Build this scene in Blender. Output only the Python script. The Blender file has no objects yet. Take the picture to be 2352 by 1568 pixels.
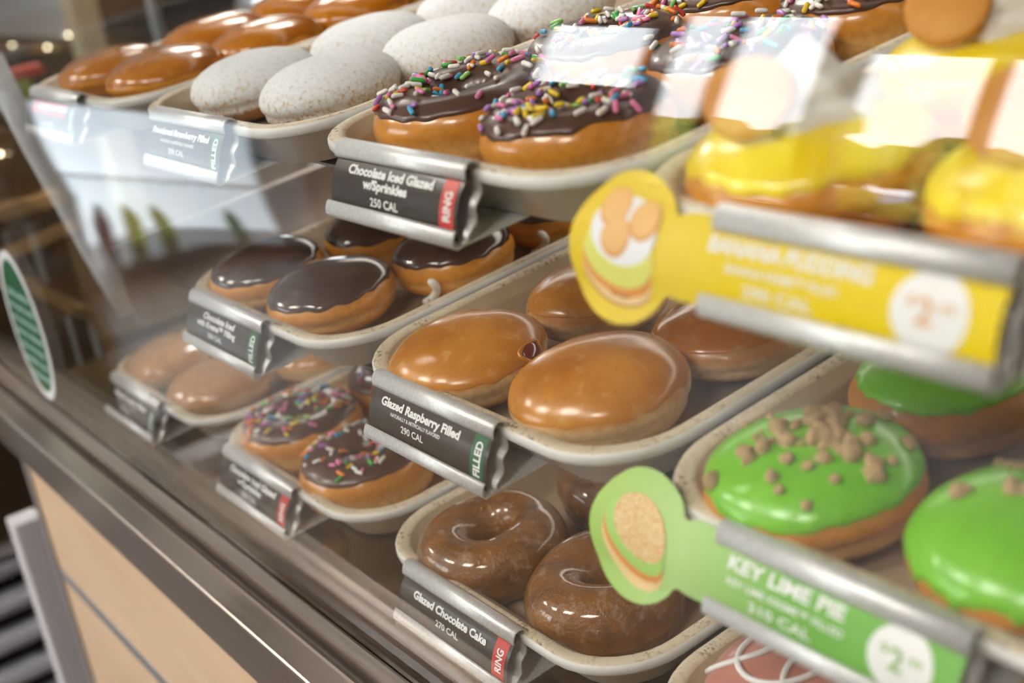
import bpy, bmesh, math, random
import numpy as np
from mathutils import Vector, Matrix

S = bpy.context.scene
COL = S.collection
RND = random.Random(7)

# ------------------------------------------------------------------ camera, world, exposure
cam_d = bpy.data.cameras.new('camera')
cam = bpy.data.objects.new('camera', cam_d); COL.objects.link(cam)
cam.location = (0.87749, -0.36870, 0.33970)
cam.rotation_euler = (1.20578, 0.14668, 0.93303)
cam_d.sensor_width = 36.0
cam_d.lens = 45.784
cam_d.clip_start = 0.02
cam_d.clip_end = 200
cam_d.dof.use_dof = True
cam_d.dof.focus_distance = 0.665
cam_d.dof.aperture_fstop = 5.6
S.camera = cam

S.view_settings.view_transform = 'Standard'
S.view_settings.look = 'None'
S.view_settings.exposure = 0.0
S.view_settings.gamma = 1.0
S.view_settings.use_curve_mapping = False

SKY = 11.0
world = bpy.data.worlds.new('overcast_sky'); S.world = world
world.use_nodes = True
wn = world.node_tree.nodes; wl = world.node_tree.links
bg = wn['Background']
tc = wn.new('ShaderNodeTexCoord'); sx = wn.new('ShaderNodeSeparateXYZ')
wl.new(tc.outputs['Generated'], sx.inputs[0])
wr = wn.new('ShaderNodeValToRGB'); wl.new(sx.outputs['Z'], wr.inputs[0])
wr.color_ramp.elements[0].position = 0.0; wr.color_ramp.elements[0].color = (0.95, 0.98, 1.0, 1)
wr.color_ramp.elements[1].position = 0.6; wr.color_ramp.elements[1].color = (0.72, 0.86, 1.0, 1)
wl.new(wr.outputs[0], bg.inputs['Color'])
bg.inputs['Strength'].default_value = SKY

# daylight portals in the window openings (they add no light of their own)
def portal(loc, rot, sx_, sy_):
    l = bpy.data.lights.new('window_portal', 'AREA'); l.shape = 'RECTANGLE'
    l.size = sx_; l.size_y = sy_; l.cycles.is_portal = True
    o = bpy.data.objects.new('window_portal', l); COL.objects.link(o)
    o.location = loc; o.rotation_euler = rot
portal((-3.97, -4.15, 0.78), (math.pi/2, 0, math.pi), 2.0, 1.8)
portal((-2.1, -4.15, 0.66), (math.pi/2, 0, math.pi), 1.6, 1.5)
portal((-6.25, 2.95, 0.15), (math.pi/2, 0, 0), 1.1, 1.5)

# ------------------------------------------------------------------ materials
MAT = {}
def mat(name, color=(.5, .5, .5), rough=.5, metal=0., coat=0., coat_rough=.05, spec=.5, sss=0.):
    m = bpy.data.materials.new(name); m.use_nodes = True
    b = m.node_tree.nodes['Principled BSDF']
    b.inputs['Base Color'].default_value = (*color, 1)
    b.inputs['Roughness'].default_value = rough
    b.inputs['Metallic'].default_value = metal
    b.inputs['Coat Weight'].default_value = coat
    b.inputs['Coat Roughness'].default_value = coat_rough
    b.inputs['Specular IOR Level'].default_value = spec
    if sss:
        b.inputs['Subsurface Weight'].default_value = sss
        b.inputs['Subsurface Radius'].default_value = (.006, .003, .0015)
        b.inputs['Subsurface Scale'].default_value = 1.0
    MAT[name] = m
    return m
def N(m, t): return m.node_tree.nodes.new(t)
def L(m, a, b): m.node_tree.links.new(a, b)
def BS(m): return m.node_tree.nodes['Principled BSDF']
def noise(m, scale, detail=3., rough=.5, coord='Object'):
    t = N(m, 'ShaderNodeTexCoord'); n = N(m, 'ShaderNodeTexNoise')
    n.inputs['Scale'].default_value = scale; n.inputs['Detail'].default_value = detail
    n.inputs['Roughness'].default_value = rough
    L(m, t.outputs[coord], n.inputs['Vector'])
    return n.outputs['Fac']
def ramp(m, fac, stops, const=False):
    r = N(m, 'ShaderNodeValToRGB'); e = r.color_ramp.elements
    if const: r.color_ramp.interpolation = 'CONSTANT'
    while len(e) < len(stops): e.new(.5)
    for i, (p, c) in enumerate(stops):
        e[i].position = p; e[i].color = (*c, 1) if len(c) == 3 else c
    L(m, fac, r.inputs[0]); return r.outputs[0]
def math_(m, op, a, b=None):
    n = N(m, 'ShaderNodeMath'); n.operation = op
    for i, v in enumerate((a, b)):
        if v is None: continue
        if isinstance(v, (int, float)): n.inputs[i].default_value = v
        else: L(m, v, n.inputs[i])
    return n.outputs[0]
def mixc(m, fac, a, b):
    n = N(m, 'ShaderNodeMix'); n.data_type = 'RGBA'
    for s, v in ((n.inputs[0], fac), (n.inputs[6], a), (n.inputs[7], b)):
        if isinstance(v, (int, float)): s.default_value = v
        elif isinstance(v, tuple): s.default_value = (*v, 1)
        else: L(m, v, s)
    return n.outputs[2]
def bump(m, h, strength=.3, dist=.001):
    b = N(m, 'ShaderNodeBump'); b.inputs['Strength'].default_value = strength
    b.inputs['Distance'].default_value = dist
    L(m, h, b.inputs['Height']); L(m, b.outputs[0], BS(m).inputs['Normal'])
def gen_axis(m, ax='Z'):
    t = N(m, 'ShaderNodeTexCoord'); s = N(m, 'ShaderNodeSeparateXYZ')
    L(m, t.outputs['Generated'], s.inputs[0]); return s.outputs[ax]

def dough_material(name, stops, rough=.38, coat=.35, wob=.12, spot=None):
    """fried dough: colour bands by height (browned bottom, pale proofing line, browned top)"""
    m = mat(name, rough=rough, coat=coat, coat_rough=.12)
    z = gen_axis(m)
    n1 = noise(m, 45, 3)
    zz = math_(m, 'ADD', z, math_(m, 'MULTIPLY', math_(m, 'SUBTRACT', n1, .5), wob * 2))
    c = ramp(m, zz, stops)
    n2 = noise(m, 260, 2)
    c = mixc(m, ramp(m, n2, [(.35, (0, 0, 0)), (.75, (.35, .35, .35))]), c, spot or (.32, .1, .012))
    L(m, c, BS(m).inputs['Base Color'])
    bump(m, noise(m, 160, 3), .25, .0008)
    return m

G1 = (.60, .27, .055); G2 = (.50, .185, .022); PALE = (.78, .58, .32); BR = (.43, .17, .028)
dough_material('glazed_dough', [(0, BR), (.26, (.55, .25, .05)), (.36, PALE), (.52, PALE), (.62, G1), (1, G2)])
dough_material('kreme_dough', [(0, (.50, .17, .008)), (.3, (.72, .28, .02)), (.42, (.86, .50, .14)), (.5, (.76, .32, .03)), (1, (.62, .24, .02))])
dough_material('ring_dough', [(0, (.66, .28, .03)), (.2, (.78, .42, .10)), (.38, (.82, .50, .16)), (.6, (.70, .30, .035)), (1, (.6, .22, .02))], rough=.3, coat=.6)
dough_material('lime_dough', [(0, (.52, .18, .01)), (.2, (.70, .28, .025)), (.3, (.78, .48, .18)), (.44, (.76, .47, .19)), (.56, (.68, .29, .04)), (1, (.5, .2, .03))], rough=.5, coat=.15)
dough_material('orange_dough', [(0, (.60, .2, .01)), (.3, (.76, .32, .015)), (1, (.68, .27, .015))], rough=.35, coat=.4)
dough_material('powder_dough', [(0, (.5, .23, .05)), (.4, (.62, .36, .13)), (1, (.6, .35, .13))], rough=.6, coat=0)

def glaze_material(name, c1, c2, pale, rough=.12):
    m = mat(name, rough=rough, coat=.35, coat_rough=.12)
    n = noise(m, 30, 3); n2 = noise(m, 120, 4)
    c = ramp(m, n, [(.3, c1), (.7, c2)])
    c = mixc(m, ramp(m, n2, [(.58, (0, 0, 0)), (.72, (.4, .4, .4))]), c, pale)
    n3 = noise(m, 420, 2)
    c = mixc(m, ramp(m, n3, [(.6, (0, 0, 0)), (.75, (.5, .5, .5))]), c, (.36, .12, .012))
    L(m, c, BS(m).inputs['Base Color'])
    bump(m, noise(m, 70, 4), .35, .0015)
    return m
glaze_material('amber_glaze', (.47, .16, .008), (.66, .285, .040), (.74, .46, .17), .27)
glaze_material('dark_amber_glaze', (.44, .13, .004), (.56, .20, .010), (.66, .34, .07), .2)
glaze_material('tan_glaze', (.42, .2, .07), (.52, .27, .11), (.62, .42, .25))

def icing_material(name, c1, c2, rough=.22, coat=.4, bs=.12, sss=0.):
    m = mat(name, rough=rough, coat=coat, coat_rough=.1, sss=sss)
    L(m, ramp(m, noise(m, 40, 3), [(.3, c1), (.7, c2)]), BS(m).inputs['Base Color'])
    bump(m, noise(m, 60, 2), bs, .001)
    return m
icing_material('chocolate_icing', (.052, .022, .015), (.075, .034, .024), rough=.16, coat=.6, bs=.08)
icing_material('chocolate_icing_dry', (.075, .034, .022), (.11, .05, .034), rough=.33, coat=.25)
icing_material('lime_icing', (.17, .54, .015), (.235, .62, .035), rough=.3, coat=.25, bs=.05)
icing_material('banana_icing', (.86, .62, .005), (.93, .72, .02), rough=.3, coat=.3)
icing_material('strawberry_icing', (.50, .20, .15), (.58, .27, .22), rough=.3, coat=.3, bs=.5)
icing_material('white_icing', (.82, .82, .80), (.88, .88, .86), rough=.35, coat=.1)
icing_material('whipped_cream', (.86, .84, .78), (.9, .88, .84), rough=.5, coat=0)
icing_material('jam', (.20, .008, .004), (.12, .004, .002), rough=.08, coat=.8)

m = mat('powdered_sugar', rough=.9)
z = gen_axis(m)
n = noise(m, 330, 4, .65); n2 = noise(m, 900, 2)
mask = math_(m, 'ADD', math_(m, 'ADD', n, math_(m, 'MULTIPLY', z, .27)), math_(m, 'MULTIPLY', math_(m, 'SUBTRACT', n2, .5), .3))
L(m, ramp(m, mask, [(.44, (.58, .33, .12)), (.52, (.72, .65, .56)), (.62, (.80, .80, .80)), (.74, (.88, .90, .93))]), BS(m).inputs['Base Color'])
bump(m, n, .5, .001)

m = mat('chocolate_cake', rough=.4, coat=.5, coat_rough=.15)
L(m, ramp(m, noise(m, 80, 4), [(.3, (.14, .045, .003)), (.7, (.24, .09, .008))]), BS(m).inputs['Base Color'])
bump(m, noise(m, 120, 4), .8, .002)
m = mat('crackled_glaze', rough=.18, coat=.9, coat_rough=.08)
c = ramp(m, noise(m, 70, 4), [(.3, (.15, .055, .005)), (.6, (.27, .10, .010))])
nn = noise(m, 95, 5, .65)
c = mixc(m, ramp(m, nn, [(.55, (0, 0, 0)), (.70, (.6, .6, .6))]), c, (.46, .30, .19))
L(m, c, BS(m).inputs['Base Color'])
bump(m, noise(m, 130, 5, .65), .9, .003)

m = mat('cookie_crumb', rough=.8)
L(m, ramp(m, noise(m, 300, 3), [(.3, (.68, .42, .18)), (.7, (.86, .64, .36))]), BS(m).inputs['Base Color'])
bump(m, noise(m, 500, 3), .6, .0008)
m = mat('wafer', rough=.6)
L(m, ramp(m, noise(m, 60, 3), [(.3, (.60, .24, .03)), (.7, (.72, .34, .06))]), BS(m).inputs['Base Color'])

for nm, c in dict(white=(.86, .83, .78), pink=(.80, .22, .45), yellow=(.85, .60, .02), orange=(.85, .22, .02),
                  blue=(.06, .40, .70), green=(.06, .42, .07), lime=(.30, .62, .16), purple=(.45, .20, .62), red=(.68, .06, .04)).items():
    mat('sprinkle_' + nm, c, .3, coat=.3)

# trays
m = mat('tray_rim', rough=.5)
n = noise(m, 55, 4, .7); n2 = noise(m, 420, 3, .6)
msk = math_(m, 'MULTIPLY', ramp(m, n, [(.45, (0, 0, 0)), (.60, (1, 1, 1))]), ramp(m, n2, [(.46, (0, 0, 0)), (.60, (1, 1, 1))]))
c = ramp(m, noise(m, 25, 3), [(.3, (.66, .55, .38)), (.7, (.74, .65, .50))])
L(m, mixc(m, math_(m, 'MULTIPLY', msk, .85), c, (.13, .08, .045)), BS(m).inputs['Base Color'])
m = mat('tray_outside', rough=.35)
n = noise(m, 60, 4, .7)
L(m, ramp(m, n, [(.3, (.80, .79, .77)), (.66, (.77, .75, .71)), (.76, (.58, .51, .41))]), BS(m).inputs['Base Color'])
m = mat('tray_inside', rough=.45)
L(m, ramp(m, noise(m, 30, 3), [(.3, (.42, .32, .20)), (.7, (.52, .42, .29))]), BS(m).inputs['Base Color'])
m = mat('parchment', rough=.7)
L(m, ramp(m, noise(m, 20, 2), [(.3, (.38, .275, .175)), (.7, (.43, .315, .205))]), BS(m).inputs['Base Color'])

# metals
def brushed(name, color, rough, sc=(4, 400, 400), str_=.08):
    m = mat(name, color, rough, 1.0)
    t = N(m, 'ShaderNodeTexCoord'); mp = N(m, 'ShaderNodeMapping'); mp.inputs['Scale'].default_value = sc
    nz = N(m, 'ShaderNodeTexNoise'); nz.inputs['Scale'].default_value = 1.0; nz.inputs['Detail'].default_value = 3
    L(m, t.outputs['Object'], mp.inputs[0]); L(m, mp.outputs[0], nz.inputs['Vector'])
    L(m, ramp(m, nz.outputs['Fac'], [(.3, (rough * .85,) * 3), (.7, (rough * 1.12,) * 3)]), BS(m).inputs['Roughness'])
    bump(m, nz.outputs['Fac'], str_, .0005)
    return m
brushed('stainless', (.52, .45, .40), .33, (3, 250, 250), .0)
brushed('deck_steel', (.25, .17, .085), .22, (200, 6, 6), .0)
brushed('shelf_steel', (.50, .45, .42), .32, (300, 6, 6), .0)
m = mat('holder_aluminium', (.76, .76, .76), .40, .4)
n = noise(m, 600, 3)
L(m, ramp(m, n, [(.35, (.70, .70, .71)), (.65, (.84, .84, .84))]), BS(m).inputs['Base Color'])
mat('card_edge', (.6, .52, .42), .6)
mat('dark_card', (.040, .028, .022), .34, coat=.15)
mat('red_card', (.60, .045, .035), .34)
mat('green_card', (.025, .13, .055), .34)
mat('print_white', (.90, .90, .89), .5)
mat('print_green', (.30, .50, .16), .5)
mat('print_orange', (.75, .42, .18), .5)
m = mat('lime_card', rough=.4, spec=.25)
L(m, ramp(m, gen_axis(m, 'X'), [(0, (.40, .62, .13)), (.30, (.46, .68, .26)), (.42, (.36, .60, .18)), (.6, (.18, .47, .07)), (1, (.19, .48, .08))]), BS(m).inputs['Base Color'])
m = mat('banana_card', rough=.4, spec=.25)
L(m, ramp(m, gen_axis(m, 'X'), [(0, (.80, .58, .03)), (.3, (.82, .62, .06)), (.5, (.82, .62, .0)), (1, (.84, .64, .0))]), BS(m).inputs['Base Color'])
mat('print_bun', (.78, .30, .07), .5); mat('print_bun_pale', (.86, .62, .30), .5); mat('print_bun_dark', (.40, .14, .03), .5)
mat('print_lime', (.42, .68, .16), .5); mat('print_lemon', (.76, .76, .18), .5); mat('print_wafer', (.84, .50, .18), .5)
mat('print_wafer_edge', (.72, .33, .08), .5); mat('print_cream', (.86, .87, .90), .5)
m = mat('print_crumbs', rough=.6)
L(m, ramp(m, noise(m, 900, 2), [(.35, (.66, .33, .12)), (.5, (.80, .56, .26)), (.7, (.84, .68, .42))]), BS(m).inputs['Base Color'])
mat('sticker_green', (.006, .085, .028), .4); mat('sticker_white', (.66, .68, .70), .4); mat('sticker_text', (.42, .62, .55), .4)

# cabinetry and room
m = mat('maple_laminate', rough=.35, coat=.2)
t = N(m, 'ShaderNodeTexCoord'); mp = N(m, 'ShaderNodeMapping'); mp.inputs['Scale'].default_value = (2, 2, 14)
nz = N(m, 'ShaderNodeTexNoise'); nz.inputs['Scale'].default_value = 2.5; nz.inputs['Detail'].default_value = 5
L(m, t.outputs['Object'], mp.inputs[0]); L(m, mp.outputs[0], nz.inputs['Vector'])
L(m, ramp(m, nz.outputs['Fac'], [(.3, (.70, .48, .30)), (.7, (.77, .56, .37))]), BS(m).inputs['Base Color'])
mat('grey_trim', (.36, .36, .38), .4, .6)
mat('pale_grey_paint', (.62, .60, .63), .4)
mat('louvre_grey', (.62, .63, .70), .35)
mat('dark_brown', (.035, .024, .016), .4)
mat('brown_enamel', (.11, .065, .03), .3, coat=.4)
mat('gold_trim', (.78, .50, .22), .35, .6); mat('dark_gloss', (.05, .032, .018), .25, coat=.3)
mat('black_plastic', (.02, .02, .022), .3)
mat('hood_steel', (.58, .64, .71), .4, .2)
mat('cream_paint', (.62, .53, .36), .5)
mat('amber_plastic', (.62, .30, .02), .4)
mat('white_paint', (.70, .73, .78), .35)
mat('packet_red', (.75, .07, .015), .4); mat('packet_green', (.06, .36, .12), .4); mat('packet_lime', (.45, .58, .02), .4)
mat('packet_purple', (.13, .05, .12), .4); mat('packet_tan', (.6, .45, .3), .4); mat('sign_green', (.03, .22, .13), .4)
mat('wall_paint', (.15, .12, .10), .8); mat('ceiling_paint', (.42, .37, .31), .8)
m = mat('floor_tile', rough=.35)
tt = N(m, 'ShaderNodeTexCoord'); bt = N(m, 'ShaderNodeTexBrick')
bt.offset = 0; bt.inputs['Scale'].default_value = 2.2; bt.inputs['Mortar Size'].default_value = .008
bt.inputs['Color1'].default_value = (.14, .10, .07, 1); bt.inputs['Color2'].default_value = (.12, .085, .06, 1); bt.inputs['Mortar'].default_value = (.07, .06, .05, 1)
bt.inputs['Brick Width'].default_value = 1; bt.inputs['Row Height'].default_value = 1
L(m, tt.outputs['Object'], bt.inputs['Vector']); L(m, bt.outputs['Color'], BS(m).inputs['Base Color'])
mat('mullion', (.06, .055, .06), .4, .5)
mat('pavement', (.42, .42, .42), .9)
m = mat('leafy', rough=.8)
L(m, ramp(m, noise(m, 3, 4), [(.3, (.24, .27, .03)), (.7, (.50, .48, .08))]), BS(m).inputs['Base Color'])
mat('bark', (.08, .055, .04), .9)
m = mat('lamp_glow', (.8, .8, .8), .5)
BS(m).inputs['Emission Color'].default_value = (1, .94, .86, 1); BS(m).inputs['Emission Strength'].default_value = 36
m = mat('strip_glow', (.8, .8, .8), .5)
BS(m).inputs['Emission Color'].default_value = (1, .92, .82, 1); BS(m).inputs['Emission Strength'].default_value = 3.5
m = mat('roof_glow', (.8, .8, .8), .5)
BS(m).inputs['Emission Color'].default_value = (1, .94, .86, 1); BS(m).inputs['Emission Strength'].default_value = 2
m = mat('cooler_glow', (.8, .8, .8), .5)
BS(m).inputs['Emission Color'].default_value = (.78, .90, 1, 1); BS(m).inputs['Emission Strength'].default_value = 2.2
m = mat('spark_glow', (.8, .8, .8), .5)
BS(m).inputs['Emission Color'].default_value = (1, .85, .55, 1); BS(m).inputs['Emission Strength'].default_value = 14

def pane_material(name, tint, f0=.04):
    """clear pane: transparent body with a mirror coat that grows towards grazing angles (Schlick)"""
    m = bpy.data.materials.new(name); m.use_nodes = True; m.node_tree.nodes.clear(); MAT[name] = m
    out = N(m, 'ShaderNodeOutputMaterial'); mix = N(m, 'ShaderNodeMixShader')
    tr = N(m, 'ShaderNodeBsdfTransparent'); tr.inputs[0].default_value = (*tint, 1)
    gl = N(m, 'ShaderNodeBsdfGlossy'); gl.inputs['Roughness'].default_value = 0.0; gl.inputs[0].default_value = (1, 1, 1, 1)
    g = N(m, 'ShaderNodeNewGeometry'); d = N(m, 'ShaderNodeVectorMath'); d.operation = 'DOT_PRODUCT'
    L(m, g.outputs['Incoming'], d.inputs[0]); L(m, g.outputs['Normal'], d.inputs[1])
    a = math_(m, 'ABSOLUTE', d.outputs['Value'])
    f = math_(m, 'ADD', math_(m, 'MULTIPLY', math_(m, 'POWER', math_(m, 'SUBTRACT', 1.0, a), 5.0), 1 - f0), f0)
    L(m, f, mix.inputs[0]); L(m, tr.outputs[0], mix.inputs[1]); L(m, gl.outputs[0], mix.inputs[2]); L(m, mix.outputs[0], out.inputs[0])
    return m
pane_material('case_glass', (.985, .99, .985))
pane_material('window_glass', (.98, .985, .985))

# ------------------------------------------------------------------ mesh helpers
def link(name, me, m=None, parent=None):
    if m is not None:
        for x in (m if isinstance(m, (list, tuple)) else [m]):
            me.materials.append(MAT[x] if isinstance(x, str) else x)
    o = bpy.data.objects.new(name, me); COL.objects.link(o)
    if parent is not None: o.parent = parent
    return o
def smooth(me):
    me.polygons.foreach_set('use_smooth', [True] * len(me.polygons)); me.update()
def tag(o, label=None, cat=None, group=None, kind=None):
    if label: o['label'] = label
    if cat: o['category'] = cat
    if group: o['group'] = group
    if kind: o['kind'] = kind
    return o
def empty(name, M, label, cat, group=None):
    o = bpy.data.objects.new(name, None); COL.objects.link(o)
    o.empty_display_size = .02
    o.matrix_world = M if isinstance(M, Matrix) else Matrix.Translation(Vector(M))
    return tag(o, label, cat, group)
class MB:
    def __init__(s): s.v = []; s.f = []; s.mi = []; s.sm = []
    def add(s, vs, fs, mi=0, sm=False):
        b = len(s.v); s.v += [tuple(map(float, v)) for v in vs]
        s.f += [tuple(b + i for i in f) for f in fs]; s.mi += [mi] * len(fs); s.sm += [sm] * len(fs)
    def box(s, x0, x1, y0, y1, z0, z1, mi=0):
        vs = [(x, y, z) for z in (z0, z1) for y in (y0, y1) for x in (x0, x1)]
        s.add(vs, [(0, 2, 3, 1), (4, 5, 7, 6), (0, 1, 5, 4), (2, 6, 7, 3), (0, 4, 6, 2), (1, 3, 7, 5)], mi)
    def prism_x(s, prof, x0, x1, mi=0, sm=False):
        """closed (y,z) outline, counter-clockwise seen from +x, run along x"""
        n = len(prof)
        vs = [(x0, *p) for p in prof] + [(x1, *p) for p in prof]
        s.add(vs, [(i, (i + 1) % n, n + (i + 1) % n, n + i) for i in range(n)], mi, sm)
        s.add([(x1, *p) for p in prof], [tuple(range(n))], mi); s.add([(x0, *p) for p in prof], [tuple(reversed(range(n)))], mi)
    def tube(s, pts, r, n=10, mi=0, caps=True):
        pts = [Vector(p) for p in pts]; rings = []
        for i, p in enumerate(pts):
            t = (pts[min(i + 1, len(pts) - 1)] - pts[max(i - 1, 0)]).normalized()
            a = t.cross(Vector((0, 0, 1)));
            if a.length < 1e-3: a = t.cross(Vector((1, 0, 0)))
            a.normalize(); b = t.cross(a)
            rr = r[i] if isinstance(r, (list, tuple)) else r
            rings.append([p + rr * (math.cos(2 * math.pi * k / n) * a + math.sin(2 * math.pi * k / n) * b) for k in range(n)])
        vs = [v for q in rings for v in q]; fs = []
        for i in range(len(pts) - 1):
            for k in range(n):
                k2 = (k + 1) % n
                fs.append((i * n + k, i * n + k2, (i + 1) * n + k2, (i + 1) * n + k))
        if caps: fs += [tuple(reversed(range(n))), tuple(range((len(pts) - 1) * n, len(pts) * n))]
        s.add(vs, fs, mi, True)
    def mesh(s, name, fix=True):
        me = bpy.data.meshes.new(name); me.from_pydata(s.v, [], s.f)
        me.polygons.foreach_set('material_index', s.mi); me.polygons.foreach_set('use_smooth', s.sm)
        if fix:
            bm = bmesh.new(); bm.from_mesh(me); bmesh.ops.recalc_face_normals(bm, faces=bm.faces); bm.to_mesh(me); bm.free()
        me.update(); return me
    def build(s, name, m, parent=None, fix=True): return link(name, s.mesh(name, fix), m, parent)
def bevel_mesh(me, w, seg=2):
    bm = bmesh.new(); bm.from_mesh(me)
    bmesh.ops.bevel(bm, geom=bm.edges[:], offset=w, segments=seg, affect='EDGES', profile=.6)
    bm.to_mesh(me); bm.free(); me.update(); return me
def grid_mesh(name, P, wrap=False, sm=True, close=False):
    """P[i,j] grid; wrap joins the last row of i to the first"""
    n, mcols = P.shape[:2]; vs = P.reshape(-1, 3).tolist(); fs = []
    for i in range(n if wrap else n - 1):
        i2 = (i + 1) % n
        for j in range(mcols - 1):
            fs.append((i * mcols + j, i2 * mcols + j, i2 * mcols + j + 1, i * mcols + j + 1))
    me = bpy.data.meshes.new(name); me.from_pydata(vs, [], fs)
    bm = bmesh.new(); bm.from_mesh(me)
    bmesh.ops.remove_doubles(bm, verts=bm.verts, dist=1e-6)
    bmesh.ops.recalc_face_normals(bm, faces=bm.faces)
    bm.to_mesh(me); bm.free()
    if sm: smooth(me)
    return me

# ------------------------------------------------------------------ display rows: (x of first tray corner, y, z of tray rim, tilt)
ROW = {'top': (-.18468, -.08866, .22112, .08865), 'mid': (.03744, -.08239, .09668, .08994), 'bot': (-.23390, -.07247, -.03244, .05968)}
PITCH, TW, TL = .235, .228, .44
def rowM(r, x, v=0., w=0.):
    x0, y0, z0, a = ROW[r]
    return Matrix.Translation((x0, y0, z0)) @ Matrix.Rotation(a, 4, 'X') @ Matrix.Translation((x, v, w))

# ------------------------------------------------------------------ trays
def rrect(d, w, r0=.046, n=9):
    x0, x1, y0, y1 = d, TW - d, d, TL - d
    r = max(r0 - d * .8, .006); pts = []
    for cx, cy, a0 in ((x1 - r, y0 + r, -90), (x1 - r, y1 - r, 0), (x0 + r, y1 - r, 90), (x0 + r, y0 + r, 180)):
        for k in range(n):
            a = math.radians(a0 + 90 * k / (n - 1)); pts.append((cx + r * math.cos(a), cy + r * math.sin(a), w))
    return pts
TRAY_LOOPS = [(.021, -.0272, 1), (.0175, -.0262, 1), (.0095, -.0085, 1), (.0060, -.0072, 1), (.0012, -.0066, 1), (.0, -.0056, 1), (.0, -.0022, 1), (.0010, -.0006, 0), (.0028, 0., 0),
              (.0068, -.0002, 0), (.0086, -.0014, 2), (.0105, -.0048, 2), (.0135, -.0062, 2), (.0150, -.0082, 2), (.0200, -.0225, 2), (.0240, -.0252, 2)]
def tray_mesh():
    b = MB(); loops = [rrect(d, w) for d, w, _ in TRAY_LOOPS]; n = len(loops[0])
    for i in range(len(loops) - 1):
        vs = loops[i] + loops[i + 1]
        b.add(vs, [(k, (k + 1) % n, n + (k + 1) % n, n + k) for k in range(n)], TRAY_LOOPS[i][2], True)
    b.add(loops[0], [tuple(reversed(range(n)))], 1); b.add(loops[-1], [tuple(range(n))], 2)
    me = b.mesh('tray_body', False)
    bm = bmesh.new(); bm.from_mesh(me); bmesh.ops.remove_doubles(bm, verts=bm.verts, dist=1e-6); bm.to_mesh(me); bm.free()
    for x in ('tray_rim', 'tray_outside', 'tray_inside'): me.materials.append(MAT[x])
    return me
TRAY = tray_mesh()
b = MB(); lo = rrect(.0255, -.0250, .04); n_ = len(lo); hi = [(x, y, -.0246) for x, y, _ in lo]
b.add(lo + hi, [(k, (k + 1) % n_, n_ + (k + 1) % n_, n_ + k) for k in range(n_)] + [tuple(range(n_, 2 * n_))])
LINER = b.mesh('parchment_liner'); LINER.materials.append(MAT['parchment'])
FLOOR_W = -.0246
TRAYS = {('top', 0): 'cream tray under the orange donuts at the far end of the top row',
         ('top', 1): 'cream tray holding the white powdered donuts on the top shelf',
         ('top', 2): 'cream tray under the chocolate sprinkle rings on the top shelf',
         ('top', 3): 'cream tray under the yellow banana donuts on the top shelf',
         ('mid', 0): 'cream tray of chocolate domed donuts on the middle shelf',
         ('mid', 1): 'wide open cream tray with four amber glazed donuts, middle shelf',
         ('mid', 2): 'cream tray holding the bright green iced donuts',
         ('bot', 0): 'cream tray at the far end of the lowest row, pale glazed donuts inside',
         ('bot', 1): 'cream tray of sprinkled chocolate rings on the lowest deck',
         ('bot', 2): 'cream tray of dark chocolate cake rings on the lowest deck',
         ('bot', 3): 'cream tray with pink iced donut below the green price card'}
for (r, k), lab in TRAYS.items():
    t = empty('display_tray', rowM(r, k * PITCH), lab, 'tray', 'cream display trays in the case')
    link('tray_body', TRAY, None, t)
    link('parchment_liner', LINER, None, t)['label'] = 'tan parchment liner'

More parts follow.
